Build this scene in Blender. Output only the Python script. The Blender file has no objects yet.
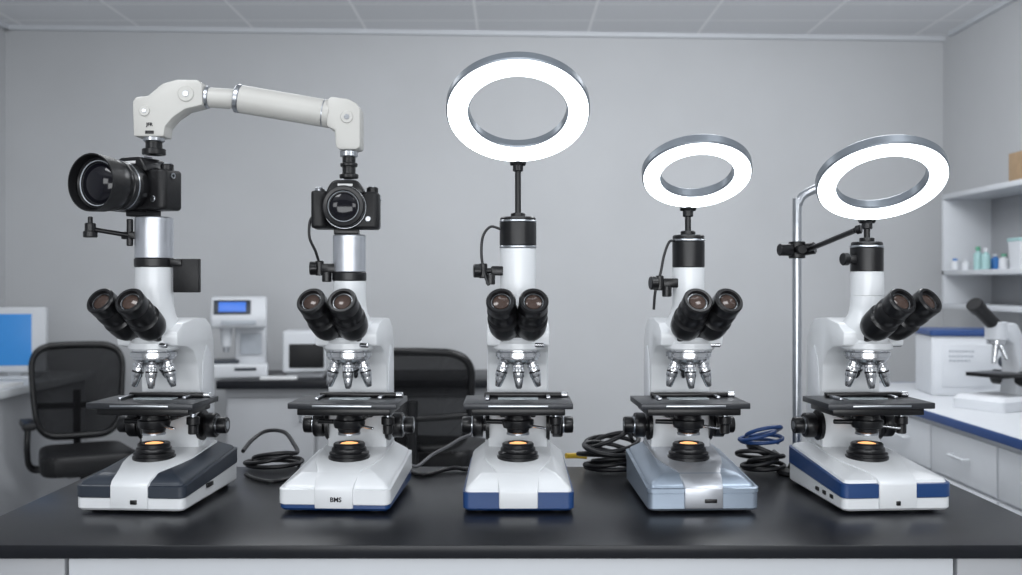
import bpy, bmesh, math, random
from mathutils import Vector, Matrix
random.seed(4)
S = bpy.context.scene
COL = S.collection
F = 994.0; HZ = 283.0; CZ = 1.31; TZ = 0.90
def P(px, py, Y): return Vector(((px-511)/F*Y, Y, CZ+(HZ-py)/F*Y))
def T(px, py, z=TZ):
    Y = (CZ-z)*F/(py-HZ); return Vector(((px-511)/F*Y, Y, z))
R = math.radians
# ---------------- materials ----------------
def mat(name, col, rough=.4, metal=0., var=.04, scale=30., bump=0., coat=0., spec=.5):
    m = bpy.data.materials.new(name); m.use_nodes = True
    nt = m.node_tree; b = nt.nodes['Principled BSDF']
    tc = nt.nodes.new('ShaderNodeTexCoord'); n = nt.nodes.new('ShaderNodeTexNoise')
    n.inputs['Scale'].default_value = scale; n.inputs['Detail'].default_value = 4
    nt.links.new(tc.outputs['Object'], n.inputs['Vector'])
    r = nt.nodes.new('ShaderNodeValToRGB')
    r.color_ramp.elements[0].color = (*[max(0, c*(1-var)) for c in col], 1)
    r.color_ramp.elements[1].color = (*[min(1, c*(1+var)) for c in col], 1)
    r.color_ramp.elements[0].position = .3; r.color_ramp.elements[1].position = .7
    nt.links.new(n.outputs['Fac'], r.inputs['Fac']); nt.links.new(r.outputs['Color'], b.inputs['Base Color'])
    b.inputs['Roughness'].default_value = rough; b.inputs['Metallic'].default_value = metal
    b.inputs['Coat Weight'].default_value = coat; b.inputs['Specular IOR Level'].default_value = spec
    if bump:
        bp = nt.nodes.new('ShaderNodeBump'); bp.inputs['Strength'].default_value = bump; bp.inputs['Distance'].default_value = .002
        nt.links.new(n.outputs['Fac'], bp.inputs['Height']); nt.links.new(bp.outputs['Normal'], b.inputs['Normal'])
    return m
def emit(name, col, s, base=(.8,.8,.8)):
    m = mat(name, base, .4); b = m.node_tree.nodes['Principled BSDF']
    b.inputs['Emission Color'].default_value = (*col, 1); b.inputs['Emission Strength'].default_value = s
    return m
WHITE = mat('white_enamel', (.71,.73,.75), .28, 0, .015, 8, coat=.2)
WHITE2 = mat('white_plastic', (.64,.66,.69), .5, 0, .02, 10)
ARMW = mat('arm_off_white', (.52,.515,.49), .42, 0, .02, 12)
BLACK = mat('black_plastic', (.006,.006,.007), .30, 0, .2, 60, spec=.4)
BLACKM = mat('black_matte', (.008,.008,.009), .45, 0, .2, 200, bump=.15, spec=.35)
RUBBER = mat('black_rubber', (.012,.012,.014), .7, 0, .2, 80)
DARK = mat('slate_plastic', (.030,.038,.052), .34, 0, .05, 20, spec=.4)
CHROME = mat('chrome', (.66,.67,.69), .22, 1, .03, 30)
STEEL = mat('brushed_steel', (.48,.50,.53), .28, 1, .05, 60)
SILVER = mat('silver_paint', (.32,.38,.46), .32, .6, .03, 20)
LSILV = mat('satin_aluminium', (.54,.56,.60), .32, .75, .03, 40)
RIMS = mat('ring_rim_silver', (.21,.235,.265), .35, .55, .03, 40)
BLUE = mat('blue_enamel', (.014,.052,.17), .28, 0, .04, 12, coat=.2)
BLUE2 = mat('blue_edge', (.02,.06,.20), .4, 0, .04, 12)
STAGE = mat('stage_black', (.030,.032,.037), .32, .3, .1, 40)
LENS = mat('lens_glass', (.005,.005,.008), .10, 0, .1, 5, spec=.4)
EYEG = mat('eyepiece_glass', (.055,.034,.027), .12, .1, .2, 30)
AMBER = emit('amber_lamp', (1,.45,.16), 1.5, (.5,.3,.15))
LED = emit('led_diffuser', (.88,.95,1), 3.6)
GLASS = mat('slide_glass', (.55,.62,.65), .08, 0, .02, 5)
TOP = mat('black_epoxy_top', (.008,.009,.012), .32, 0, .12, 50, spec=.32)
PANEL = mat('grey_panel', (.40,.41,.43), .5, 0, .02, 6)
PANEL2 = mat('light_grey_panel', (.60,.62,.65), .5, 0, .02, 6)
WALL = mat('wall_paint', (.53,.54,.555), .85, 0, .03, 2.0, bump=.05)
FLOORM = mat('vinyl_floor', (.36,.37,.38), .5, 0, .08, 5)
DESKW = mat('white_laminate', (.58,.60,.62), .5, 0, .02, 6)
PAPER = mat('paper', (.8,.81,.82), .8, 0, .02, 20)
CARD = mat('cardboard', (.36,.25,.15), .8, 0, .08, 30)
SCREEN = emit('blue_screen', (.02,.15,.36), .8, (.02,.1,.3))
SCREEN2 = emit('instrument_screen', (.05,.15,.7), .7, (.02,.1,.3))
CABLE = mat('cable_black', (.010,.010,.012), .4, 0, .1, 60)
CABLEG = mat('cable_grey', (.16,.16,.17), .45, 0, .1, 60)
CABLEB = mat('cable_blue', (.015,.055,.19), .4, 0, .1, 60)
YELLOW = mat('yellow_plastic', (.65,.42,.03), .4, 0, .05, 30)
INK = mat('ink', (.01,.01,.015), .7, spec=.1)
GREYINK = mat('grey_ink', (.42,.45,.49), .6)
WINK = mat('white_ink', (.70,.70,.70), .6)
GREENP = mat('green_plastic', (.10,.35,.22), .4); TEAL = mat('pale_teal_plastic', (.35,.55,.55), .35); BLUEP = mat('blue_plastic', (.04,.2,.55), .4)
MESHF = mat('chair_mesh', (.010,.010,.011), 1., spec=.02)
nt = MESHF.node_tree; b = nt.nodes['Principled BSDF']
ck = nt.nodes.new('ShaderNodeTexChecker'); ck.inputs['Scale'].default_value = 220
tc = nt.nodes.new('ShaderNodeTexCoord'); nt.links.new(tc.outputs['Object'], ck.inputs['Vector'])
ma = nt.nodes.new('ShaderNodeMath'); ma.operation = 'MULTIPLY_ADD'; ma.inputs[1].default_value = .14; ma.inputs[2].default_value = .82
nt.links.new(ck.outputs['Fac'], ma.inputs[0]); nt.links.new(ma.outputs[0], b.inputs['Alpha'])
CEIL = mat('ceiling_tile', (.5,.5,.52), .9)
nt = CEIL.node_tree; b = nt.nodes['Principled BSDF']
br = nt.nodes.new('ShaderNodeTexBrick'); br.offset = 0; br.squash = 1
for k, v in (('Scale',1.),('Mortar Size',.007),('Brick Width',.6),('Row Height',.3),('Mortar Smooth',.1),('Bias',0.)): br.inputs[k].default_value = v
br.inputs['Color1'].default_value = (.74,.75,.77,1); br.inputs['Color2'].default_value = (.77,.78,.80,1); br.inputs['Mortar'].default_value = (.96,.96,.97,1)
tc = nt.nodes.new('ShaderNodeTexCoord'); mp = nt.nodes.new('ShaderNodeMapping'); mp.inputs['Location'].default_value = (.18,.24,0)
nt.links.new(tc.outputs['Object'], mp.inputs['Vector']); nt.links.new(mp.outputs['Vector'], br.inputs['Vector'])
for l in list(b.inputs['Base Color'].links): nt.links.remove(l)
nt.links.new(br.outputs['Color'], b.inputs['Base Color'])

# ---------------- mesh builder ----------------
class MB:
    def __init__(s, M=None): s.bm = bmesh.new(); s.M = M or Matrix.Identity(4); s.mats = []
    def mi(s, m):
        if m not in s.mats: s.mats.append(m)
        return s.mats.index(m)
    def _add(s, t, m, M=None):
        i = s.mi(m)
        bmesh.ops.recalc_face_normals(t, faces=t.faces)
        for f in t.faces: f.material_index = i
        t.transform(s.M @ (M or Matrix.Identity(4)))
        me = bpy.data.meshes.new('t'); t.to_mesh(me); s.bm.from_mesh(me); bpy.data.meshes.remove(me); t.free()
    def box(s, c, sz, m, bev=0., rot=None, seg=2):
        t = bmesh.new(); bmesh.ops.create_cube(t, size=1)
        bmesh.ops.scale(t, vec=Vector(sz), verts=t.verts)
        if bev: bmesh.ops.bevel(t, geom=list(t.edges), offset=bev, segments=seg, affect='EDGES', profile=.5)
        M = Matrix.Translation(c)
        if rot is not None: M = M @ rot
        s._add(t, m, M)
    def prism(s, pts, ax, a0, a1, m, bev=0., seg=2):
        t = bmesh.new()
        def q(p, a): return {'x':(a,p[0],p[1]), 'y':(p[0],a,p[1]), 'z':(p[0],p[1],a)}[ax]
        A = [t.verts.new(q(p,a0)) for p in pts]; B = [t.verts.new(q(p,a1)) for p in pts]; n = len(pts)
        t.faces.new(A); t.faces.new(B[::-1])
        for i in range(n): t.faces.new((A[i], A[(i+1)%n], B[(i+1)%n], B[i]))
        bmesh.ops.recalc_face_normals(t, faces=t.faces)
        if bev: bmesh.ops.bevel(t, geom=list(t.edges), offset=bev, segments=seg, affect='EDGES', profile=.5)
        s._add(t, m)
    def lathe(s, prof, o, d, m, seg=40, closed=False):
        t = bmesh.new(); q = Vector(d).to_track_quat('Z','Y').to_matrix().to_4x4()
        rings = []
        for r, h in prof:
            if r < 1e-6: rings.append([t.verts.new((0,0,h))])
            else: rings.append([t.verts.new((r*math.cos(2*math.pi*k/seg), r*math.sin(2*math.pi*k/seg), h)) for k in range(seg)])
        prs = list(zip(rings, rings[1:]))
        if closed: prs.append((rings[-1], rings[0]))
        for A, B in prs:
            if len(A) == 1 and len(B) == 1: continue
            for k in range(seg):
                k2 = (k+1) % seg
                if len(A) == 1: t.faces.new((A[0], B[k2], B[k]))
                elif len(B) == 1: t.faces.new((A[k], A[k2], B[0]))
                else: t.faces.new((A[k], A[k2], B[k2], B[k]))
        if not closed:
            if len(rings[0]) > 1: t.faces.new(rings[0][::-1])
            if len(rings[-1]) > 1: t.faces.new(rings[-1])
        s._add(t, m, Matrix.Translation(o) @ q)
    def cyl(s, p0, p1, r, m, r1=None, seg=28, bev=.0015):
        p0, p1 = Vector(p0), Vector(p1); L = (p1-p0).length; r1 = r if r1 is None else r1
        bev = min(bev, r*.3, r1*.3, L*.3)
        s.lathe([(r-bev,0),(r,bev),(r1,L-bev),(r1-bev,L)], p0, p1-p0, m, seg)
    def tube(s, pts, r, m, seg=10, smooth=True, step=6):
        pts = [Vector(p) for p in pts]
        if smooth and len(pts) > 2:
            o = []; e = [pts[0]*2-pts[1]] + pts + [pts[-1]*2-pts[-2]]
            for i in range(1, len(e)-2):
                for k in range(step):
                    u = k/step; a, b_, c, d = e[i-1], e[i], e[i+1], e[i+2]
                    o.append(.5*((2*b_)+(-a+c)*u+(2*a-5*b_+4*c-d)*u*u+(-a+3*b_-3*c+d)*u**3))
            o.append(pts[-1]); pts = o
        t = bmesh.new(); prev = None; rings = []
        for i, p in enumerate(pts):
            tg = (pts[min(i+1,len(pts)-1)]-pts[max(i-1,0)]).normalized()
            if prev is None:
                n = tg.orthogonal().normalized()
            else:
                n = (prev - tg*prev.dot(tg)).normalized()
            prev = n; bb = tg.cross(n)
            rings.append([t.verts.new(p+(n*math.cos(2*math.pi*k/seg)+bb*math.sin(2*math.pi*k/seg))*r) for k in range(seg)])
        for A, B in zip(rings, rings[1:]):
            for k in range(seg): t.faces.new((A[k], A[(k+1)%seg], B[(k+1)%seg], B[k]))
        t.faces.new(rings[0][::-1]); t.faces.new(rings[-1]); s._add(t, m)
    def loft(s, layers, m, bev=0.):
        t = bmesh.new(); rings = [[t.verts.new(p) for p in L] for L in layers]; n = len(rings[0])
        for A, B in zip(rings, rings[1:]):
            for k in range(n): t.faces.new((A[k], A[(k+1)%n], B[(k+1)%n], B[k]))
        t.faces.new(rings[0][::-1]); t.faces.new(rings[-1])
        if bev:
            bmesh.ops.recalc_face_normals(t, faces=t.faces)
            es = [e for e in t.edges if len(e.link_faces) == 2 and e.calc_face_angle(0) > R(35)]
            bmesh.ops.bevel(t, geom=es, offset=bev, segments=2, affect='EDGES', profile=.5)
        s._add(t, m)
    def build(s, name, parent=None, ang=38):
        me = bpy.data.meshes.new(name)
        s.bm.to_mesh(me); s.bm.free()
        for m in s.mats: me.materials.append(m)
        for p in me.polygons: p.use_smooth = True
        me.set_sharp_from_angle(angle=R(ang))
        o = bpy.data.objects.new(name, me); COL.objects.link(o)
        if parent: o.parent = parent
        return o
def tag(o, label, cat, group=None):
    o['label'] = label; o['category'] = cat
    if group: o['group'] = group
    return o
def thing(name, loc, rz, label, cat, group=None):
    o = bpy.data.objects.new(name, None); COL.objects.link(o); o.empty_display_size = .05
    o.location = loc; o.rotation_euler = (0,0,rz); return tag(o, label, cat, group)
def struct(mb, name): o = mb.build(name); o['kind'] = 'structure'; return o
def lettering(txt, size, M, m, name, parent):
    c = bpy.data.curves.new('txt', 'FONT'); c.body = txt; c.size = size; c.align_x = 'CENTER'; c.align_y = 'CENTER'; c.extrude = .0004; c.offset = size*.02
    o = bpy.data.objects.new('txt', c); COL.objects.link(o)
    dg = bpy.context.evaluated_depsgraph_get(); me = bpy.data.meshes.new_from_object(o.evaluated_get(dg))
    bpy.data.objects.remove(o); me.transform(M); me.materials.clear(); me.materials.append(m)
    o = bpy.data.objects.new(name, me); COL.objects.link(o); o.parent = parent; return o
def Rz(a): return Matrix.Rotation(a, 4, 'Z')
def Rx(a): return Matrix.Rotation(a, 4, 'X')
def Ry(a): return Matrix.Rotation(a, 4, 'Y')
def Tr(*a): return Matrix.Translation(Vector(a))

# ---------------- room ----------------
CH = 2.673
BL = Vector((-2.68,5.27,0)); BR = Vector((2.40,5.52,0))
b = MB(); b.prism([(BL.x,BL.y),(BR.x,BR.y),(BR.x,BR.y+.1),(BL.x,BL.y+.1)], 'z', 0, CH, WALL); struct(b, 'wall_back')
b = MB(); b.box((-2.73,2.2,CH/2), (.1,6.4,CH), WALL); struct(b, 'wall_left')
b = MB(); b.box((2.45,2.3,CH/2), (.1,6.6,CH), WALL); struct(b, 'wall_right')
b = MB(); b.box((-.14,2.3,-.05), (5.3,6.7,.1), FLOORM); struct(b, 'floor')
b = MB(); b.box((-.14,2.3,CH+.05), (5.3,6.7,.1), CEIL); struct(b, 'ceiling')
b = MB(); b.box((-2.665,2.2,CH-.012), (.03,6.2,.024), PANEL2); struct(b, 'trim_1')
b = MB(); b.box((2.385,2.3,CH-.012), (.03,6.2,.024), PANEL2); struct(b, 'trim_2')
b = MB(); b.prism([(BL.x,BL.y-.03),(BR.x,BR.y-.03),(BR.x,BR.y),(BL.x,BL.y)], 'z', CH-.024, CH, PANEL2); struct(b, 'trim_3')
b = MB(); b.prism([(BL.x,BL.y-.015),(BR.x,BR.y-.015),(BR.x,BR.y),(BL.x,BL.y)], 'z', 0, .1, DARK); struct(b, 'baseboard_back')

# ---------------- main bench ----------------
t = thing('lab_table', (0,1.8875,0), 0, 'long lab table with glossy black worktop carrying the five large microscopes', 'table')
b = MB(); b.box((0,0,TZ-.011), (1.80,.665,.022), TOP, .002); b.build('worktop', t)
b = MB(); b.box((0,-.305,TZ-.022-.09), (1.40,.02,.18), PANEL2, .002); b.build('apron_panel', t)
for sx in (-1,1):
    b = MB(); b.box((sx*.795,-.305,TZ-.022-.09), (.178,.02,.18), PANEL, .002); b.build('side_panel', t)
    for sy in (-1,1):
        b = MB(); b.box((sx*.86,sy*.28,(TZ-.022)/2), (.05,.05,TZ-.022), PANEL2, .003); b.build('leg', t)

# ---------------- microscope ----------------
def rr(hwf, hwb, y0, y1, r, ins, n=6):
    hwf -= ins; hwb -= ins; y0 += ins; y1 -= ins; r = max(.004, r-ins*.5)
    cs = [((hwb-r),(y1-r),0),(-(hwb-r),(y1-r),90),(-(hwf-r),(y0+r),180),((hwf-r),(y0+r),270)]
    return [(cx+r*math.cos(R(a0+90*k/n)), cy+r*math.sin(R(a0+90*k/n))) for cx,cy,a0 in cs for k in range(n+1)]
AY = -.025
YF = -.152
def microscope(ax_px, yaw, hyaw, tube, style, label, extra=None, bx=0., spread=1.):
    X = (ax_px-511)/526.
    root = thing('microscope', (X, 1.915, TZ), yaw, label, 'microscope', 'laboratory microscopes in a row on the black table')
    lowm, a, bandm, bz, tongm, upm = style
    Y0, Y1 = YF, .138
    BM = Tr(bx,0,0)
    tt = lambda y: (y-Y0)/(Y1-Y0)
    zA = lambda y: a+.014*tt(y); zB = lambda y: bz+.024*tt(y); zT = lambda y: .064+.030*tt(y)
    def L(ins, zf): return [(x,y,(zf(y) if callable(zf) else zf)) for x,y in rr(.099,.095,Y0,Y1,.012,ins)]
    b = MB(BM); b.loft([L(.004,.006),L(.0,.010),L(0,zA)], lowm); b.build('base', root)
    if bz > a+.004:
        b = MB(BM); b.loft([L(.0015,zA),L(.0015,lambda y:zA(y)+.001),L(-.0015,lambda y:zA(y)+.002),L(-.0015,lambda y:zB(y)-.001),L(.001,zB)], bandm); b.build('base_band', root)
    b = MB(BM); b.loft([L(.004,lambda y:zB(y)-.003),L(.004,zB),L(.007,lambda y:zB(y)+.005),L(.032,lambda y:max(zT(y),zB(y)+.010))], upm); b.build('base_cover', root)
    secs = [(YF-.004,bz+.001,.010,.034),(YF+.004,bz+.009,.010,.035),(-.112,.0705,.012,.040),(-.060,.0765,.02,.056),(-.02,.0795,.03,.064),(.10,.0935,.03,.066)]
    b = MB(BM); b.loft([[(-w_,y,z0),(w_,y,z0),(w_,y,z1),(-w_,y,z1)] for y,z1,z0,w_ in secs], tongm, .0022); b.build('front_panel', root)
    for sx in (-1,1):
        for y in (-.12,.11):
            b = MB(BM); b.cyl((sx*.07,y,0),(sx*.07,y,.009),.013,RUBBER); b.build('foot', root)
    b = MB(); b.prism([(-.055,.292),(-.058,.318),(-.03,.334),(.03,.343),(.086,.340),(.116,.324),(.130,.294),(.134,.25),(.137,.075),(.046,.075),(.050,.19),(.044,.250),(.024,.276),(-.005,.287)], 'x', -.059, .059, WHITE, .005, 2); arm = b.build('arm', root)
    for sx in (-1,1):
        b = MB(); b.prism([(.060,.095),(.060,.20),(.066,.255),(.085,.285),(.107,.27),(.118,.235),(.122,.095)], 'x', sx*.0595-.0012, sx*.0595+.0012, WHITE2, .0008); b.build('side_cover', arm)
    o = (0,AY,0)
    b = MB(); b.lathe([(0,.070),(.0395,.070),(.0395,.082),(.0365,.083),(.0365,.085),(.0375,.086),(.0375,.089),(.035,.090),(.033,.092),(.0335,.094),(.032,.098),(.030,.099),(.030,.105),(.028,.107),(.0205,.107),(.019,.104),(0,.104)], o, (0,0,1), BLACK, 48); il = b.build('illuminator', root)
    b = MB(); b.lathe([(0,.1035),(.0175,.1035),(.0165,.1055),(.010,.1072),(0,.1075)], o, (0,0,1), AMBER, 32); b.build('lamp_lens', il)
    b = MB(); b.lathe([(0,.124),(.014,.124),(.020,.127),(.022,.134),(.028,.136),(.030,.143),(.030,.150),(.025,.152),(.023,.160),(.026,.162),(.026,.170),(0,.170)], o, (0,0,1), BLACK, 40)
    b.box((0,.02,.155), (.05,.06,.022), BLACK, .003)
    b.cyl((.022,AY-.01,.140),(.052,AY-.03,.138),.0025,CHROME); b.cyl((-.02,AY,.146),(-.062,AY+.008,.146),.0045,BLACK); b.build('condenser', root)
    b = MB(); b.lathe([(.020,.1225),(.0215,.1225),(.0215,.126),(.020,.126)], o, (0,0,1), STEEL, 32, True)
    b.build('condenser_ring', root)
    st = MB(); st.box((0,AY-.0,.1835), (.202,.132,.011), STAGE, .0015); st.box((0,AY+.004,.1715), (.174,.112,.014), BLACK, .002)
    st.box((0,.036,.17), (.07,.026,.045), BLACK, .003); stg = st.build('stage', root)
    b = MB(); b.box((0,AY-.0665,.1835), (.11,.0016,.0035), STEEL, .0004); b.build('stage_scale', stg)
    b = MB(); b.lathe([(0,.1888),(.018,.1888),(.018,.1896),(0,.1896)], o, (0,0,1), LENS); b.build('stage_aperture', stg)
    b = MB(); b.box((.01,AY+.040,.1935), (.15,.016,.009), BLACK, .002); b.box((-.058,AY+.008,.192), (.007,.06,.005), STEEL, .001); b.box((.058,AY+.02,.192), (.007,.04,.005), STEEL, .001)
    b.cyl((.083,AY+.035,.1935),(.097,AY+.035,.1935),.006,CHROME); b.build('slide_holder', stg)
    b = MB(); b.box((0,AY+.006,.1902), (.076,.026,.0014), GLASS); b.build('glass_slide', stg)
    b = MB(); b.cyl((.072,AY+.01,.172),(.072,AY+.01,.150),.006,STEEL); b.cyl((.072,AY+.01,.155),(.072,AY+.01,.140),.0125,BLACK); b.cyl((.072,AY+.01,.140),(.072,AY+.01,.122),.0095,BLACK); b.build('stage_control', root)
    for sx in (-1,1):
        b = MB(); y, z = .065, .128
        d = (sx,0,0); b.lathe([(0,.056),(.030,.056),(.030,.063),(.013,.064),(.013,.068),(.0235,.069),(.0245,.071),(.0245,.087),(.023,.089),(.0150,.090),(.0150,.093),(.0165,.094),(.0165,.108),(.0150,.110),(0,.110)], (0,y,z), d, BLACK, 36)
        k = b.build('focus_knob', root)
        b = MB(); b.lathe([(.0152,.0898),(.0170,.0898),(.0170,.0918),(.0152,.0918)], (0,y,z), d, STEEL, 32, True)
        b.lathe([(0,.1095),(.008,.1095),(.008,.1108),(0,.1108)], (0,y,z), d, STEEL, 24); b.build('knob_ring', k)
    b = MB(); b.lathe([(0,.255),(.024,.256),(.034,.263),(.039,.266),(.0395,.268),(.0395,.270),(.0425,.271),(.0425,.279),(.038,.281),(.038,.285),(0,.285)], o, (0,0,1), CHROME, 48); np = b.build('nosepiece', root)
    for dx, dy, sx0, ln in ((.03,-.14,.0,.042),(-.26,-.02,-.0245,.040),(.26,-.02,.0250,.040),(.04,.5,.0,.026)):
        d = Vector((dx,dy,-1)).normalized(); s0 = Vector((sx0,AY+dy*.07,.266))
        k = ln/.040
        b = MB(); b.lathe([(.0096,0),(.0096,.010),(.0114,.011),(.0114,.015),(.0096,.016),(.0106,.019),(.0106,.019+.014*k),(.0092,.021+.014*k),(.0092,.023+.014*k),(.0078,.026+.018*k),(.0056,.027+.026*k),(.0044,.028+.026*k)], s0, d, CHROME, 26)
        ob = b.build('objective_lens', np)
        b = MB(); b.lathe([(.0105,.0215+.002*k),(.0109,.0215+.002*k),(.0109,.0245+.002*k),(.0105,.0245+.002*k)], s0, d, BLACK, 26, True)
        b.lathe([(.0,.0275+.026*k),(.0042,.0275+.026*k),(.0042,.0285+.026*k),(0,.0285+.026*k)], s0, d, LENS, 16); b.build('objective_band', ob)
    tr_ = tube['r']
    b = MB(Tr(0,AY,0)); b.lathe([(0,.284),(.044,.284),(.047,.287),(.047,.297),(.044,.300),(.0435,.303),(.046,.306),(.047,.32),(.0445,.335),(tr_+.004,.352),(tr_+.001,.368),(tr_,.392),(0,.392)], (0,0,0), (0,0,1), WHITE, 48); hd = b.build('head', root)
    H = Tr(0,AY,0) @ Rz(hyaw)
    b = MB(H); b.box((0,-.034,.322), (.070,.040,.036), BLACK, .008, Rx(R(-32)), 3); b.build('eyepiece_hinge', hd)
    b = MB(H); b.cyl((.030,-.030,.294),(.050,-.036,.294),.0045,CHROME); b.build('clamp_screw', hd)
    for sx in (-1,1):
        p0 = Vector((sx*.023,-.034,.320)); p1 = Vector((sx*.0295*spread,-.125,.380)); d = (p1-p0).normalized(); Ln = (p1-p0).length
        b = MB(H); e = Ln
        b.lathe([(0,0),(.020,0),(.025,.006),(.0285,.016),(.0295,.030),(.0295,.048),(.0255,.052),(.0245,.054),(.0245,.060),(.0275,.062),(.0275,.076),(.0255,.079),(.0250,.083),(.0265,.085),(.0265,e-.003),(.0240,e),(.0195,e),(.0180,e-.004),(.0170,e-.008),(0,e-.008)], p0, d, BLACK, 40); ep = b.build('eyepiece', hd)
        b = MB(H); b.lathe([(0,e-.009),(.0155,e-.009),(.0140,e-.0065),(.008,e-.0045),(0,e-.004)], p0, d, EYEG, 32); b.build('eyepiece_glass', ep)
        b = MB(H); b.lathe([(.0168,e-.0085),(.0178,e-.0085),(.0178,e-.0065),(.0168,e-.0065)], p0, d, STEEL, 32, True); b.build('eyepiece_ring', ep)
    for i, (m, z0, z1, r) in enumerate(tube['sec']):
        b = MB(Tr(0,AY,0)); b.cyl((0,0,z0),(0,0,z1),r,m,seg=44,bev=.002); b.build('photo_tube' if m in (WHITE,LSILV) else 'tube_collar', root)
    if extra: extra(root)
    return root
def clampL(z, L=.07, cable=None):
    def f(root):
        b = MB(Tr(0,AY,0)); b.box((-.036,-.008,z), (.030,.022,.018), BLACK, .003); b.cyl((-.04,-.010,z),(-L,-.014,z),.0055,BLACK)
        b.cyl((-L+.004,-.014,z-.014),(-L+.004,-.014,z+.014),.008,BLACK); b.cyl((-L,-.014,z),(-L-.014,-.016,z),.013,BLACK)
        b.cyl((-L+.018,-.014,z-.006),(-L+.018,-.014,z-.026),.009,BLACK); c = b.build('side_clamp', root)
        if cable:
            b = MB(Tr(0,AY,0)); b.tube(cable, .0026, CABLE); b.build('clamp_cord', c)
    return f
def ex1(root):
    b = MB(Tr(0,AY,0)); b.box((.064,.0,.424), (.050,.014,.064), BLACKM, .002); b.box((.042,.0,.449), (.03,.02,.014), BLACK, .002); b.build('side_plate', root)
    b = MB(Tr(0,AY,0)); b.box((-.042,-.01,.500), (.03,.016,.014), BLACK, .002); b.cyl((-.042,-.012,.480),(-.042,-.012,.531),.006,BLACK)
    b.cyl((-.042,-.014,.500),(-.098,-.040,.510),.0045,BLACK); b.cyl((-.104,-.042,.500),(-.104,-.042,.522),.010,BLACK); b.cyl((-.104,-.042,.520),(-.104,-.042,.534),.0045,BLACK); b.cyl((-.104,-.042,.507),(-.104,-.042,.495),.013,BLACK); b.build('lens_bracket', root)
    b = MB(); b.box((.1105,-.03,.030), (.004,.030,.008), BLACK, .001); b.build('side_slot', root)
    b = MB(); b.box((.020,YF-.0045,.022), (.012,.003,.008), BLACK, .001); b.build('front_port', root)
def ex2(root):
    clampL(.438,.058)(root)
    lettering('BMS', .0115, Tr(.004,YF-.0045,.026) @ Rx(R(90)), INK, 'lettering', root)
def ex3(root):
    clampL(.433,.070,[(-.033,-.012,.512),(-.052,-.016,.516),(-.066,-.018,.498),(-.069,-.018,.465),(-.064,-.02,.43),(-.055,-.02,.405)])(root)
def ex4(root):
    clampL(.410,.062,[(-.029,-.012,.490),(-.040,-.016,.487),(-.050,-.018,.462),(-.056,-.016,.43),(-.066,-.016,.395),(-.068,-.01,.36)])(root)
    b = MB(); b.box((.012,YF-.0045,.024), (.022,.003,.007), BLACK, .001); b.build('front_port', root)
def ex5(root):
    b = MB(Tr(0,AY,0)); b.box((-.034,-.006,.455), (.022,.02,.016), BLACK, .002); b.cyl((-.04,-.008,.455),(-.052,-.010,.455),.012,BLACK); b.build('side_clamp', root)
    for k in range(3):
        b = MB(); b.box((-.0985,-.100+.035*k,.022), (.004,.014,.007), BLACK, .001); b.build('side_port', root)
    b = MB(); b.box((.0,YF-.0045,.020), (.008,.003,.008), BLACK, .001); b.build('front_port', root)
microscope(155, R(-4), R(-9), dict(r=.035, sec=[(WHITE,.385,.441,.035),(BLACK,.440,.457,.0365),(LSILV,.456,.535,.0350)]),
    (WHITE,.028,DARK,.050,WHITE,DARK), 'leftmost white microscope with slate grey base panels, under the camera with the large lens hood', ex1, .011)
microscope(350, R(-3), R(-7), dict(r=.031, sec=[(WHITE,.385,.415,.031),(BLACK,.414,.431,.0325),(LSILV,.430,.5015,.0310)]),
    (BLUE,.016,WHITE,.044,WHITE,WHITE), 'white microscope with thin blue base strip and dark lettering, under the front-facing camera', ex2)
microscope(518, 0, R(-1), dict(r=.034, sec=[(WHITE,.385,.4765,.034),(STEEL,.476,.481,.0355),(BLACK,.480,.526,.0350),(STEEL,.525,.529,.0355),(BLACK,.528,.535,.034)]),
    (BLUE,.038,BLUE,.040,WHITE,WHITE), 'central white microscope with a broad blue band round its base front', ex3)
microscope(688, R(2), R(9), dict(r=.030, sec=[(WHITE,.385,.440,.030),(BLACK,.439,.490,.0305),(STEEL,.489,.493,.0315),(BLACK,.492,.501,.030)]),
    (SILVER,.036,SILVER,.046,LSILV,SILVER), 'microscope with metallic silver-blue base, under the smallest ring light', ex4)
microscope(866, R(4), R(19), dict(r=.030, sec=[(WHITE,.385,.432,.031),(BLACK,.431,.478,.0305),(STEEL,.477,.481,.0315),(BLACK,.480,.488,.029)]),
    (WHITE,.028,BLUE,.054,WHITE,WHITE), 'rightmost white microscope with blue side bands on its base, beside the steel pole', ex5, 0., 1.1)

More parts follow.
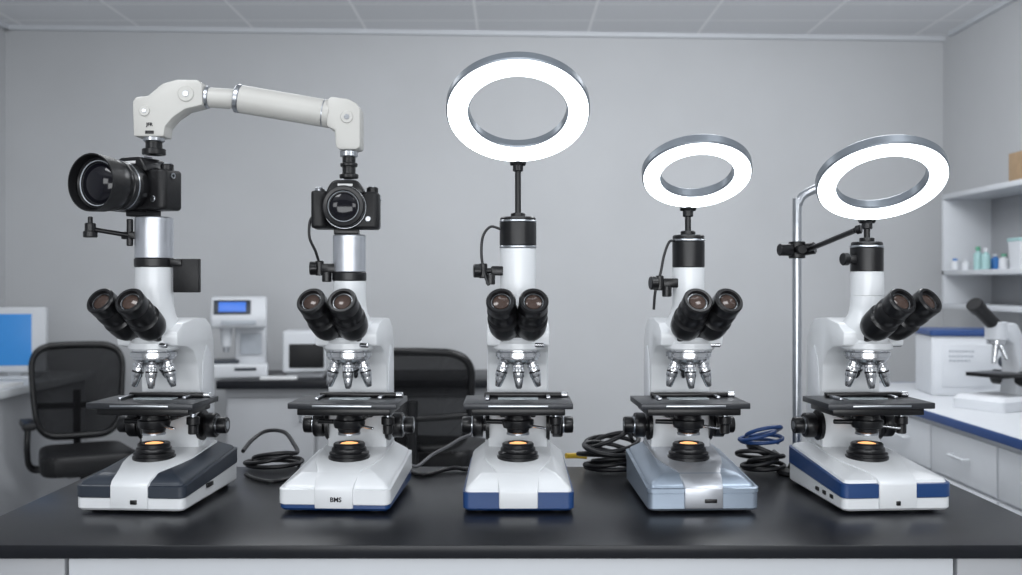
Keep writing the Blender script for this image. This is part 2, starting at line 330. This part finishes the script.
# ---------------- ring lights ----------------
def ring(px, py, wpx, inpx, tilt, roll, stem_px, ztop, label):
    ys = 1.892; t_ = R(tilt); Rr = wpx/556/2
    Yc = ys - Rr*math.sin(t_); Rr = wpx/F*Yc/2; ri = inpx/F*Yc/2
    c = P(px, py, Yc); sx = (stem_px-511)/526
    root = thing('ring_light', (sx, ys-.002, TZ+ztop), 0, label, 'ring light', 'ring lights above the microscopes')
    M = Tr(c.x-sx, Yc-ys+.002, c.z-TZ-ztop) @ Ry(R(roll)) @ Rx(-R(90-tilt))
    b = MB(M); th = .023
    b.lathe([(Rr-.003,0),(Rr,-.003),(Rr,-th+.006),(Rr-.006,-th),(ri+.006,-th),(ri,-th+.006),(ri,-.003),(ri+.003,0)], (0,0,0), (0,0,-1), RIMS, 96, True); b.build('ring_housing', root)
    b = MB(M); b.lathe([(Rr-.0025,-.002),(Rr-.003,.003),(Rr-.009,.0075),(ri+.009,.0075),(ri+.003,.003),(ri+.0025,-.002)], (0,0,0), (0,0,-1), LED, 96, True); b.build('diffuser', root)
    bp = M @ Vector((0, Rr-.012, th+.001))
    b = MB(); b.cyl((0,.0,0),(0,.0,.008),.014,BLACK); j = Vector((0,0,max(.03,bp.z-.028)))
    b.cyl((0,0,.006),(0,0,j.z),.0058,BLACK); b.build('stem', root)
    b = MB(); b.lathe([(0,-.010),(.008,-.008),(.011,0),(.008,.008),(0,.010)], j, (0,0,1), BLACK, 24); b.cyl(j-Vector((0,0,.018)), j-Vector((0,0,.006)), .010, BLACK)
    b.cyl(j+Vector((-.015,0,0)), j+Vector((.015,0,0)), .007, BLACK)
    b.cyl(j, bp, .0075, BLACK)
    b.box(bp+Vector((0,.002,0)), (.034,.016,.018), BLACK, .002); b.build('ball_joint', root)
    return root
ring(518,113,144,98,55,0,518,.535,'largest glowing ring light, mounted above the central microscope')
ring(697,176,109,71,60,1,688,.501,'smallest glowing ring light, above the microscope with silver-blue base')
ring(882,183,127,86,59,2,867,.488,'glowing ring light above the rightmost microscope, beside the bent steel pole top')

# ---------------- cameras ----------------
def dslr(name, loc, rz, sc, lens, label):
    root = thing(name, loc, rz, label, 'camera'); root.scale = (sc,sc,sc)
    b = MB(); b.prism([(-.068,-.044),(-.064,-.052),(-.044,-.052),(-.036,-.044),(-.030,-.026),(.060,-.026),(.068,-.018),(.068,.026),(.060,.032),(-.060,.032),(-.068,.026)], 'z', .0, .076, BLACKM, .006, 3)
    b.build('camera_body', root)
    b = MB(); b.prism([(-.040,.070),(-.036,.082),(-.028,.095),(-.020,.099),(.020,.099),(.028,.095),(.036,.082),(.040,.070)], 'y', -.038, .028, BLACK, .005, 3); hp = b.build('viewfinder_hump', root)
    b = MB(); b.box((0,.0,.1005), (.022,.024,.004), STEEL, .0008); b.build('hot_shoe', hp)
    b = MB(); b.box((0,-.0385,.088), (.030,.002,.005), WINK, .0005); b.build('front_badge', hp)
    b = MB(); b.cyl((-.052,-.040,.074),(-.052,-.042,.083),.008,STEEL); b.build('shutter_button', root)
    b = MB(); b.cyl((.052,.004,.074),(.052,.004,.087),.012,BLACK); b.cyl((.052,.004,.087),(.052,.004,.0885),.010,STEEL); b.build('mode_dial', root)
    b = MB(); b.cyl((-.054,-.008,.074),(-.054,-.008,.082),.010,BLACK); b.build('control_dial', root)
    b = MB(); b.box((0,.033,.040), (.075,.004,.050), LENS, .001); b.build('rear_screen', root)
    b = MB(); b.cyl((.045,-.0255,.020),(.045,-.029,.020),.006,STEEL); b.build('release_button', root)
    b = MB(); b.box((0,0,-.005), (.05,.04,.012), BLACK, .002); b.build('mount_plate', root)
    for sx in (-1,1):
        b = MB(); b.lathe([(.0035,-.001),(.0055,-.001),(.0055,.001),(.0035,.001)], (sx*.0695,0,.064), (1,0,0), STEEL, 16, True); b.build('strap_lug', root)
    b = MB(); o = (0,-.024,.042); d = (0,-1,0)
    if lens == 'short':
        b.lathe([(0,0),(.037,0),(.037,.008),(.040,.010),(.040,.016),(.0425,.017),(.0425,.034),(.041,.036),(.040,.044),(.0415,.046),(.0415,.054),(.039,.056),(.033,.055),(.029,.048),(0,.046)], o, d, BLACK, 56); ln = b.build('lens', root)
        b = MB(); b.lathe([(0,.044),(.0285,.0475),(.024,.0505),(.012,.053),(0,.054)], o, d, LENS, 48); b.build('front_glass', ln)
        b = MB(); b.lathe([(.0425,.0245),(.0432,.0245),(.0432,.027),(.0425,.027)], o, d, STEEL, 48, True); b.lathe([(.0298,.0505),(.0308,.0520),(.0305,.0523),(.0295,.0508)], o, d, GREYINK, 48, True); b.build('lens_ring', ln)
    else:
        b.lathe([(0,0),(.038,0),(.038,.010),(.043,.012),(.044,.026),(.0455,.027),(.0455,.048),(.044,.049),(.044,.056),(.047,.060),(.0485,.064),(.0485,.078),(.0475,.094),(.045,.095),(.041,.090),(0,.088)], o, d, BLACK, 56); ln = b.build('lens', root)
        b = MB(); b.lathe([(0,.087),(.038,.0905),(.032,.096),(.017,.101),(0,.103)], o, d, LENS, 48); b.build('front_glass', ln)
        b = MB(); b.lathe([(.0486,.076),(.0505,.078),(.0515,.095),(.0520,.107),(.0520,.110),(.0498,.110),(.0490,.095),(.0486,.087),(.0486,.078)], o, d, BLACKM, 64, True); b.build('lens_hood', ln)
        b = MB(); b.lathe([(.0455,.036),(.0462,.036),(.0462,.0385),(.0455,.0385)], o, d, STEEL, 48, True); b.lathe([(.040,.0915),(.0412,.0928),(.0409,.0934),(.0397,.0921)], o, d, GREYINK, 48, True); b.build('lens_ring', ln)
    return root
dslr('camera', ((154-511)/526-.020, 1.89, TZ+.547), R(-21), 1.0, 'long', 'black camera with long hooded lens turned to the left, above the leftmost microscope')
c2 = dslr('camera', ((349-511)/526-.004, 1.89, TZ+.512), R(4), .92, 'short', 'black camera with short lens facing forward, above the second microscope')
Mc = (Matrix.Translation(c2.location) @ Rz(R(4)) @ Matrix.Scale(.92,4)).inverted(); z = TZ
b = MB(Mc); b.tube([(-.367,1.865,z+.540),(-.374,1.85,z+.525),(-.375,1.85,z+.495),(-.366,1.86,z+.470),(-.362,1.87,z+.452)], .0026, CABLE); b.build('cord', c2)

# ---------------- overhead arm ----------------
ya = 1.89
t = thing('articulated_arm', ((154-511)/526, ya, TZ+.651), 0, 'off-white jointed overhead arm bridging the two cameras', 'support arm')
org = t.location
def AP(px, py, dy=0): v = P(px,py,ya); return Vector((v.x-org.x, dy, v.z-org.z))
def poly(l): return [(AP(x,y).x, AP(x,y).z) for x,y in l]
b = MB(); b.prism(poly([(138,138),(137,104),(140,99),(152,98),(166,86),(180,82),(201,82),(206,86),(206,107),(189,111),(177,119),(169,128),(168,138)]), 'y', -.023, .023, ARMW, .003, 2); jh = b.build('joint_housing', t)
for (x,y,r) in ((190,96,.015),(149,113,.010)):
    b = MB(); b.cyl(AP(x,y,-.022), AP(x,y,-.0255), r, ARMW); b.cyl(AP(x,y,-.025), AP(x,y,-.0265), r*.4, STEEL); b.build('pivot_cap', jh)
b = MB(); b.box(AP(154,134,-.0235), (.016,.002,.006), BLACK, .0005); b.build('dark_badge', jh)
lettering('JFR', .009, Tr(*AP(154,126.5,-.0236)) @ Rx(R(90)), INK, 'lettering', jh)
b = MB(); b.cyl(AP(154,139), AP(154,155), .0155, BLACK); b.cyl(AP(154,136), AP(154,142), .020, STEEL); b.cyl(AP(154,149), AP(154,155), .022, BLACK); b.build('camera_post', t)
b = MB(); b.cyl(AP(203,97), AP(246,100), .0190, ARMW); b.build('metal_sleeve', t)
b = MB(); b.cyl(AP(206,97.2), AP(210,97.5), .0215, STEEL); b.build('sleeve_collar', t)
b = MB(); b.cyl(AP(240,99), AP(332,114.5), .0265, ARMW, .0265, 40, .003); tb = b.build('arm_tube', t)
b = MB(); b.cyl(AP(236,98.2), AP(241,99.1), .0272, STEEL); b.build('tube_collar', tb)
b = MB(); b.cyl(AP(323,113), AP(325,113.3), .0270, STEEL); b.build('tube_collar', tb)
b = MB(); b.prism(poly([(329,103),(333,99),(350,101),(359,106),(362,112),(362,149),(358,151),(341,151),(338,148),(337,132),(329,128)]), 'y', -.025, .025, ARMW, .003, 2); eh = b.build('elbow_housing', t)
b = MB(); b.cyl(AP(349,119,-.023), AP(349,119,-.0270), .012, ARMW); b.cyl(AP(349,119,-.0265), AP(349,119,-.028), .005, STEEL); b.build('pivot_cap', eh)
b = MB(); b.cyl(AP(349,151), AP(349,178.5), .0125, BLACK); b.cyl(AP(349,151), AP(349,157), .017, STEEL); b.cyl(AP(349,163), AP(349,167), .0165, BLACK); b.cyl(AP(349,174), AP(349,178.5), .018, BLACK); b.build('camera_post', t)

# ---------------- support stand ----------------
sp = P(797,250,2.13)
t = thing('support_stand', (sp.x,2.13,TZ), 0, 'thin steel support pole with bent top standing behind the rightmost microscope', 'stand')
ztop = P(797,200,2.13).z-TZ
b = MB(); b.tube([(0,0,.005),(0,0,.2),(0,0,ztop-.03),(.003,0,ztop-.008),(.014,0,ztop+.010),(.045,0,ztop+.026),(.070,0,ztop+.036)], .0095, STEEL, 18); b.build('pole', t)
b = MB(); b.lathe([(0,0),(.040,0),(.042,.003),(.040,.010),(.02,.014),(.014,.03),(0,.03)], (0,0,0), (0,0,1), BLACKM); b.build('stand_base', t)
zc = sp.z-TZ
b = MB(); b.cyl((0,0,zc-.018),(0,0,zc+.018),.0175,BLACK); b.cyl((-.014,-.008,zc),(-.042,-.014,zc),.013,BLACK); b.cyl((.0,-.01,zc),(.0,-.04,zc),.010,BLACK); b.cyl((.010,0,zc),(.034,-.016,zc+.004),.013,BLACK); b.build('pole_clamp', t)
e = P(856,230,1.91)-Vector((sp.x,2.13,TZ))
b = MB(); b.cyl((.02,-.01,zc), e, .0055, BLACK); b.cyl(e, e+Vector((.008,-.006,.002)), .009, BLACK); b.build('side_rod', t)

# ---------------- cables on the table ----------------
zt = TZ+.0048
def cable(pts, m, label, r=.0042, name='power_cable', grp=None):
    b = MB(); b.tube(pts, r, m, 10, True, 8); return tag(b.build(name), label, 'cable', grp)
def tp(px,py,dz=0):
    v = T(px,py,TZ); return (v.x,v.y,zt+dz)
def coil(px, py, rx, n, m, label, tail, dz=.0085, r=.0042, z0=0., mess=1., ry=.62, lean=.006):
    c = T(px,py,TZ); pts = []
    for i in range(n*12):
        a = 2*math.pi*i/12; k = i/12
        rr_ = rx*(1+.10*mess*math.sin(k*2.3)); pts.append((c.x+rr_*math.cos(a)*1.1+.004*mess*math.sin(k*3), c.y+rr_*ry*math.sin(a)+.004*mess*math.cos(k*1.7), z0+zt+dz*k*.8+lean*math.sin(a+k)*(k/n)+lean*(k/n)))
    pts += tail
    return cable(pts, m, label, r, 'cable_coil')
coil(273,468,.050,3,CABLE,'loose coil of black cable between the first and second microscopes',[tp(294,464,.040),tp(284,456,.052),tp(266,454,.050),tp(252,457,.035),tp(243,462,.02)],.0070,.0048,0.,2.2,.75,.010)
cable([tp(246,477,0),tp(256,481,.0),tp(270,484,0),tp(284,482,0),tp(291,479,.0)], CABLE, 'black cable lying flat in front of the loose coil right of leftmost microscope', .0042)
cable([tp(410,470,.006),tp(418,470,.004),tp(432,466,.020),tp(448,464,.035),tp(460,463,.050),tp(472,464,.062)], CABLEG, 'grey cable rising from the table towards the back of central microscope', .0035)
cable([tp(410,474),tp(424,477),tp(440,473),tp(455,471,.002),tp(467,472)], CABLE, 'black cable lying flat on the table left of central microscope', .0046)
cable([tp(566,464,.014),tp(578,463,.012),tp(587,463,.010)], YELLOW, 'short yellow cable connector behind right side of central microscope', .0065, 'cable_connector')
coil(612,471,.050,8,CABLE,'thick coil of black cable between central and silver-blue microscopes',[tp(634,466,.045),tp(641,464,.03)],.0080,.0050,0.,2.,.72,.016)
coil(762,472,.036,5,CABLE,'coil of black cable left of the steel pole base',[tp(774,467,.03)],.0080,.0048,0.,1.8,.72,.014)
coil(760,471,.037,3,CABLEB,'blue cable resting in loops on the black coil beside the rightmost microscope',[tp(772,465,.066)],.0070,.0044,.056,1.8,.72,.012)

# ---------------- background: back counter ----------------
CT = .855
t = thing('lab_counter', (-.72,4.93,0), R(2.5), 'back counter with black top and grey cabinet against the rear wall', 'counter')
b = MB(); b.box((0,0,CT-.02), (1.33,.56,.04), TOP, .003); b.build('countertop', t)
b = MB(); b.box((0,.02,(CT-.04)/2), (1.27,.48,CT-.04), PANEL, .003); b.build('cabinet_body', t)
for k in range(3):
    b = MB(); b.box((-.42+.42*k,-.228,.42), (.405,.018,.70), PANEL, .004); d = b.build('cabinet_door', t)
    b = MB(); b.tube([(-.28+.42*k,-.237,.66),(-.28+.42*k,-.26,.665),(-.28+.42*k,-.26,.735),(-.28+.42*k,-.237,.74)], .005, STEEL, 8); b.build('handle', d)
v = P(240,372,4.85)
t = thing('lab_instrument', (v.x,4.84,CT), R(14), 'white upright lab instrument with small blue screen on the back counter', 'lab instrument')
b = MB(); b.box((0,0,.035), (.27,.24,.07), WHITE2, .012, None, 3); b.box((-.06,-.02,.078), (.12,.15,.016), DARK, .004); b.build('base', t)
b = MB(); b.prism([(-.03,.06),(-.04,.20),(-.02,.28),(.11,.28),(.11,.06)], 'x', -.02, .13, WHITE2, .012); b.build('column', t)
b = MB(); b.prism([(-.14,.24),(-.15,.29),(-.10,.39),(.11,.39),(.11,.24)], 'x', -.13, .13, WHITE2, .014, 3); h = b.build('instrument_head', t)
M = Tr(-.03,-.1275,.34) @ Rx(R(-26.5))
b = MB(M); b.box((0,0,0), (.17,.006,.075), DARK, .003); b.build('screen_bezel', h)
b = MB(M); b.box((0,-.004,0), (.125,.004,.050), SCREEN2, .001); b.build('screen', h)
b = MB(); b.box((.0,-.148,.268), (.16,.006,.020), GREYINK, .002); b.build('button_strip', h)
b = MB(); b.cyl((-.06,-.06,.24),(-.06,-.06,.15),.030,WHITE2,.022); b.cyl((-.06,-.06,.15),(-.06,-.06,.125),.014,STEEL); b.build('probe', t)
b = MB(); b.box((.03,-.1215,.045), (.10,.004,.014), DARK, .001); b.build('keypad', t)
b = MB(); b.box((.055,-.043,.16), (.10,.004,.10), GREYINK, .003); b.build('front_cover', t)
v = P(306,371,4.85)
t = thing('bench_monitor', (v.x,4.86,CT), R(6), 'small boxy white monitor with dark screen on the back counter', 'monitor')
b = MB(); b.box((0,0,.125), (.21,.19,.20), WHITE2, .012, None, 3); b.build('housing', t)
b = MB(); b.box((.010,-.096,.105), (.165,.006,.115), BLACKM, .004); b.build('screen', t)
b = MB(); b.box((0,.01,.012), (.17,.15,.026), WHITE2, .005); b.build('stand', t)
b = MB(Tr(-1.10,4.715,CT+.006) @ Rz(.08)); b.box((0,0,0), (.17,.07,.012), PAPER, .001); tag(b.build('paper_stack'), 'flat white paper stack on back counter beside the instrument', 'papers')

# ---------------- office chairs ----------------
def chair(loc, rz, label, sc):
    root = thing('office_chair', loc, rz, label, 'chair', 'black mesh office chairs'); root.scale = sc
    def bk(x,z): return Vector((x, .24+.05*math.cos(x*5)-.0+ (z-.70)*.18, z))
    W = .235
    rim = []
    for a in range(28):
        u = 2*math.pi*a/28; cx = math.copysign(abs(math.cos(u))**.45, math.cos(u))*W; sz = math.copysign(abs(math.sin(u))**.45, math.sin(u))*.20
        cx *= 1+.08*(sz/.2); rim.append(bk(cx,.86+sz))
    rim.append(rim[0]); b = MB(); b.tube(rim, .016, BLACK, 10, True, 3); b.build('back_frame', root)
    b = MB(); t_ = bmesh.new(); N = 14; g = []
    for i in range(N+1):
        row = []
        for j in range(N+1):
            z = -.19+.38*j/N; wz = W*(1+.08*(z/.2))*min(1,(1-abs(z/.205)**4.4)**(1/4.4)); row.append(t_.verts.new(bk(-wz+2*wz*i/N,.86+z)))
        g.append(row)
    for i in range(N):
        for j in range(N): t_.faces.new((g[i][j],g[i+1][j],g[i+1][j+1],g[i][j+1]))
    b._add(t_, MESHF); b.build('back_mesh', root)
    b = MB(); b.tube([bk(0,.86)+Vector((0,.035,0)),bk(0,.78)+Vector((0,.05,0)),(0,.34,.62),(0,.22,.545),(0,.05,.54)], .022, BLACK, 10); b.tube([bk(-.22,.80)+Vector((0,.015,0)),bk(0,.79)+Vector((0,.045,0)),bk(.22,.80)+Vector((0,.015,0))], .014, BLACK); b.build('back_support', root)
    b = MB(); b.prism([(x,y-.02) for x,y in rr(.24,.22,-.24,.24,.09,0,5)], 'z', .555, .640, BLACKM, .026, 3); b.build('seat', root)
    b = MB(); b.box((0,.03,.545), (.20,.22,.035), BLACK, .006); b.build('seat_plate', root)
    for sx in (-1,1):
        b = MB(); b.tube([(sx*.18,.02,.56),(sx*.265,.02,.57),(sx*.29,-.06,.65),(sx*.285,-.05,.75)], .016, BLACK); b.box((sx*.285,-.02,.755), (.065,.24,.028), BLACKM, .010, None, 3); b.build('armrest', root)
    b = MB(); b.cyl((0,0,.14),(0,0,.56),.025,BLACK); b.cyl((0,0,.10),(0,0,.32),.036,BLACK); b.build('gas_lift', root)
    for k in range(5):
        a = R(72*k+18); d = Vector((math.cos(a),math.sin(a),0))
        b = MB(); b.tube([d*.02+Vector((0,0,.13)),d*.15+Vector((0,0,.12)),d*.29+Vector((0,0,.075))], .020, BLACK, 8); lg = b.build('base_leg', root)
        b = MB(); p = d*.29; s_ = Vector((-d.y,d.x,0)); 
        for q in (-1,1): b.cyl(p+s_*(q*.008)+Vector((0,0,.030)), p+s_*(q*.026)+Vector((0,0,.030)), .030, BLACK)
        b.cyl(p+Vector((0,0,.03)), p+Vector((0,0,.08)), .008, STEEL); b.build('caster', lg)
    return root
chair((-1.765,4.12,0), R(30), 'black mesh office chair beside the white desk at the far left', (.76,.80,.98))
chair((-.345,4.24,0), R(172), 'black mesh office chair in front of the back counter behind the central microscopes', (.95,.9,.98))

# ---------------- left desk + monitor ----------------
t = thing('desk', (-2.40,4.35,0), 0, 'white laminate desk along the left wall under a blue screen', 'desk')
b = MB(); b.box((0,0,CT-.0175), (.50,1.6,.035), DESKW, .003); b.build('desktop', t)
b = MB(); b.box((.20,0,(CT-.035)/2), (.03,1.5,CT-.035), PANEL, .003); b.build('side_panel', t)
for y in (-.76,.76):
    b = MB(); b.box((-.02,y,(CT-.035)/2), (.42,.03,CT-.035), PANEL, .003); b.build('end_panel', t)
v = P(18,370,4.75)
t = thing('computer_monitor', (v.x-.02,4.75,CT), R(8), 'white framed monitor showing a plain blue screen on the left desk', 'monitor')
b = MB(); b.box((0,0,.185), (.30,.045,.31), WHITE2, .008, None, 3); hs = b.build('housing', t)
b = MB(); b.box((-.025,-.0235,.185), (.225,.004,.245), SCREEN, .001); b.build('screen', t)
b = MB(); b.box((0,.02,.03), (.06,.03,.06), WHITE2, .004); b.box((0,.01,.006), (.20,.15,.012), WHITE2, .004); b.build('stand', t)
b = MB(Tr(-2.30,4.30,CT+.008) @ Rz(-.15)); b.box((0,0,0), (.21,.30,.016), PAPER, .001); tag(b.build('paper_stack'), 'white paper stack at the near end of the left desk', 'papers')

# ---------------- right wall shelf ----------------
t = thing('wall_shelf', (2.27,4.40,1.185), 0, 'pale grey open wall shelf unit on the right wall holding bottles', 'shelf')
SH = .563
for (z, n) in ((.012,'bottom_board'),(.175,'shelf_board'),(SH-.012,'top_board')):
    b = MB(); b.box((0,0,z), (.25,1.10,.024), PANEL2, .002); b.build(n, t)
for y in (-.54,.54):
    b = MB(); b.box((0,y,SH/2), (.25,.022,SH-.048), PANEL2, .002); b.build('end_panel', t)
b = MB(); b.box((.118,0,SH/2), (.012,1.06,SH-.05), PANEL, .001); b.build('back_panel', t)
zs = 1.185+.188
def bottle(px, Yb, r, h, m, cm, label):
    x = (px-511)/F*Yb
    root = thing('bottle', (x,Yb,zs), 0, label, 'bottle', 'small bottles on the wall shelf')
    b = MB(); b.lathe([(0,0),(r,0),(r,.004),(r,h*.62),(r*.9,h*.70),(r*.45,h*.78),(r*.45,h*.84),(0,h*.84)], (0,0,0), (0,0,1), m, 24); b.build('bottle_body', root)
    b = MB(); b.cyl((0,0,h*.82),(0,0,h),r*.55,cm); b.build('cap', root)
bottle(955,4.82,.020,.055,WHITE2,BLUEP,'short white bottle with blue cap, farthest left on the wall shelf')
bottle(966,4.78,.018,.050,WHITE2,WHITE2,'short all white bottle second from the left on the wall shelf')
bottle(978,4.72,.020,.110,TEAL,GREENP,'tall pale teal bottle with green cap on the wall shelf')
bottle(986,4.66,.020,.100,TEAL,WHITE2,'pale teal bottle with white cap beside the green-capped one')
bottle(995,4.70,.020,.075,BLUEP,WHITE2,'small blue bottle with white cap on the wall shelf')
bottle(1004,4.55,.022,.070,WHITE2,GREENP,'short white bottle with green cap near the storage tub')
t = thing('storage_tub', (2.26,4.36,zs), 0, 'white square tub with flat lid at the near end of the wall shelf', 'container')
b = MB(); b.loft([[(x*k,y*k,z) for x,y in rr(.055,.055,-.06,.06,.012,0)] for z,k in ((0,.88),(.12,1))], WHITE2); b.build('tub_body', t)
b = MB(); b.prism(rr(.058,.058,-.063,.063,.012,0), 'z', .12, .135, TEAL, .003); b.build('lid', t)
t = thing('cardboard_box', (2.27,4.26,1.748), R(3), 'brown cardboard box on top of the wall shelf', 'box')
b = MB(); b.box((0,0,.065), (.16,.22,.13), CARD, .003); b.build('box_body', t)
b = MB(); b.box((0,0,.1305), (.05,.222,.002), PAPER); b.build('tape', t)

# ---------------- right counter ----------------
t = thing('lab_counter', (1.925,3.55,0), 0, 'right-hand counter with blue edged grey top over white cabinets', 'counter')
b = MB(); b.box((0,0,CT-.013), (.89,2.0,.026), PANEL2, .002); b.build('countertop', t)
b = MB(); b.box((-.4465,0,CT-.014), (.006,2.0,.030), BLUE2, .001); b.box((0,1.0015,CT-.014), (.89,.006,.030), BLUE2, .001); b.build('blue_edge', t)
b = MB(); b.box((.01,0,(CT-.03+.08)/2), (.84,1.94,CT-.03-.08), WHITE2, .002); b.box((.04,0,.04), (.76,1.9,.08), DARK); b.build('cabinet_body', t)
for k in range(4):
    y = -.73+.487*k
    b = MB(); b.box((-.418,y,.725), (.018,.475,.16), WHITE2, .004); d = b.build('drawer', t)
    b = MB(); b.tube([(-.427,y-.06,.73),(-.448,y-.055,.73),(-.448,y+.055,.73),(-.427,y+.06,.73)], .0045, WHITE2, 8, False); b.build('handle', d)
    b = MB(); b.box((-.418,y,.365), (.018,.475,.54), WHITE2, .004); d = b.build('cabinet_door', t)
    b = MB(); b.tube([(-.427,y+.18,.50),(-.448,y+.18,.505),(-.448,y+.18,.595),(-.427,y+.18,.60)], .0045, STEEL, 8, False); b.build('handle', d)
v = P(968,393,4.08)
t = thing('storage_box', (v.x,4.12,CT+.001), R(-8), 'square white box with blue lid and faint grey marks on the right counter', 'box')
b = MB(); b.prism(rr(.160,.160,-.13,.13,.012,0), 'z', 0, .24, WHITE2, .004); b.build('box_body', t)
b = MB(); b.prism(rr(.167,.167,-.137,.137,.014,0), 'z', .24, .264, BLUE2, .004); b.build('lid', t)
b = MB(); b.box((-.02,-.131,.12), (.20,.005,.17), PANEL2, .002); b.build('front_panel', t)
b = MB(); b.cyl((.115,-.129,.14),(.115,-.140,.14),.024,DARK); b.build('round_dial', t)
b = MB()
random.seed(7)
for r_, zz in enumerate((.180,.160,.142)):
    x = -.095
    while x < .0-.01*r_:
        w_ = random.uniform(.006,.013); b.box((x+w_/2,-.1340,zz), (w_,.002,.007), GREYINK); x += w_+.004
b.build('faint_marks', t)
v = P(1006,408,3.58)
t = thing('compact_microscope', (v.x,3.62,CT+.001), R(-62), 'small white microscope with black tilted eyepiece tube on the right counter', 'microscope'); t.scale = (1.25,1.25,1.16)
b = MB(); b.loft([[(x*k,y*k,z) for x,y in rr(.085,.08,-.11,.11,.02,0)] for z,k in ((0,1),(.03,1),(.042,.88))], WHITE2); b.build('base', t)
b = MB(); b.prism([(.03,.035),(.04,.13),(.03,.20),(-.03,.235),(-.03,.27),(.04,.265),(.085,.20),(.09,.035)], 'x', -.028, .028, WHITE2, .008); b.build('arm', t)
b = MB(); b.box((0,-.02,.105), (.12,.11,.012), BLACK, .002); b.build('stage', t)
b = MB(); b.cyl((0,-.02,.27),(0,-.02,.215),.030,WHITE2); b.cyl((0,-.02,.215),(0,-.02,.20),.026,CHROME); b.build('head', t)
b = MB(); b.cyl((0,-.02,.205),(0,-.03,.14),.010,CHROME,.007); b.cyl((.01,-.02,.205),(.035,-.02,.155),.009,CHROME,.006); b.build('objective_lens', t)
b = MB(); b.cyl((0,-.02,.255),(0,-.100,.315),.021,BLACKM); b.cyl((0,-.095,.311),(0,-.118,.328),.024,BLACKM); b.build('eyepiece', t)
for sx in (-1,1):
    b = MB(); b.cyl((sx*.02,.055,.09),(sx*.06,.055,.09),.024,BLACK); b.build('focus_knob', t)

# ---------------- lights ----------------
w = bpy.data.worlds.new('World'); S.world = w; w.use_nodes = True
bg = w.node_tree.nodes['Background']; bg.inputs[0].default_value = (.90,.94,1,1); bg.inputs[1].default_value = .26
def area(loc, tgt, sx, sy, e, col=(.95,.975,1)):
    l = bpy.data.lights.new('area', 'AREA'); l.shape = 'RECTANGLE'; l.size = sx; l.size_y = sy; l.energy = e; l.color = col
    o = bpy.data.objects.new('ceiling_or_fill_lamp', l); COL.objects.link(o); o.location = loc  # name shared by overhead room lamps and the added fill lamps
    o.rotation_euler = (Vector(tgt)-Vector(loc)).to_track_quat('-Z','Y').to_euler(); return o
area((-1.2,3.4,2.62), (-1.2,3.4,0), 1.2,.6, 16)
area((1.2,3.4,2.62), (1.2,3.4,0), 1.2,.6, 18)
area((.6,3.2,2.60), (.7,5.4,1.75), 1.2,.4, 30)  # added washer, brightens the back wall behind the ring lights
area((-.9,1.0,2.62), (-.4,1.9,.9), .6,.6, 12)
area((.9,1.0,2.62), (.4,1.9,.9), .6,.6, 12)
area((-1.7,-.6,1.9), (.3,5,2.0), .9,.7, 11)  # added fill lamp behind the camera, left; not a ceiling fixture
area((1.7,-.6,1.9), (.3,5,2.0), .9,.7, 11)  # added fill lamp behind the camera, right; not a ceiling fixture
area((0,-.8,1.2), (0,4.6,2.67), 2.5,.8, 36)  # added uplight, low behind the camera, to brighten the ceiling

# ---------------- camera ----------------
cd = bpy.data.cameras.new('Camera'); cam = bpy.data.objects.new('Camera', cd); COL.objects.link(cam)
cam.location = (0,0,CZ); cam.rotation_euler = (R(90),0,0); cd.sensor_width = 36; cd.lens = 36*F/1022
cd.shift_y = (HZ-287.5)/1022*1.0
cd.dof.use_dof = True; cd.dof.focus_distance = 1.83; cd.dof.aperture_fstop = 4.0
S.camera = cam
S.view_settings.view_transform = 'Standard'
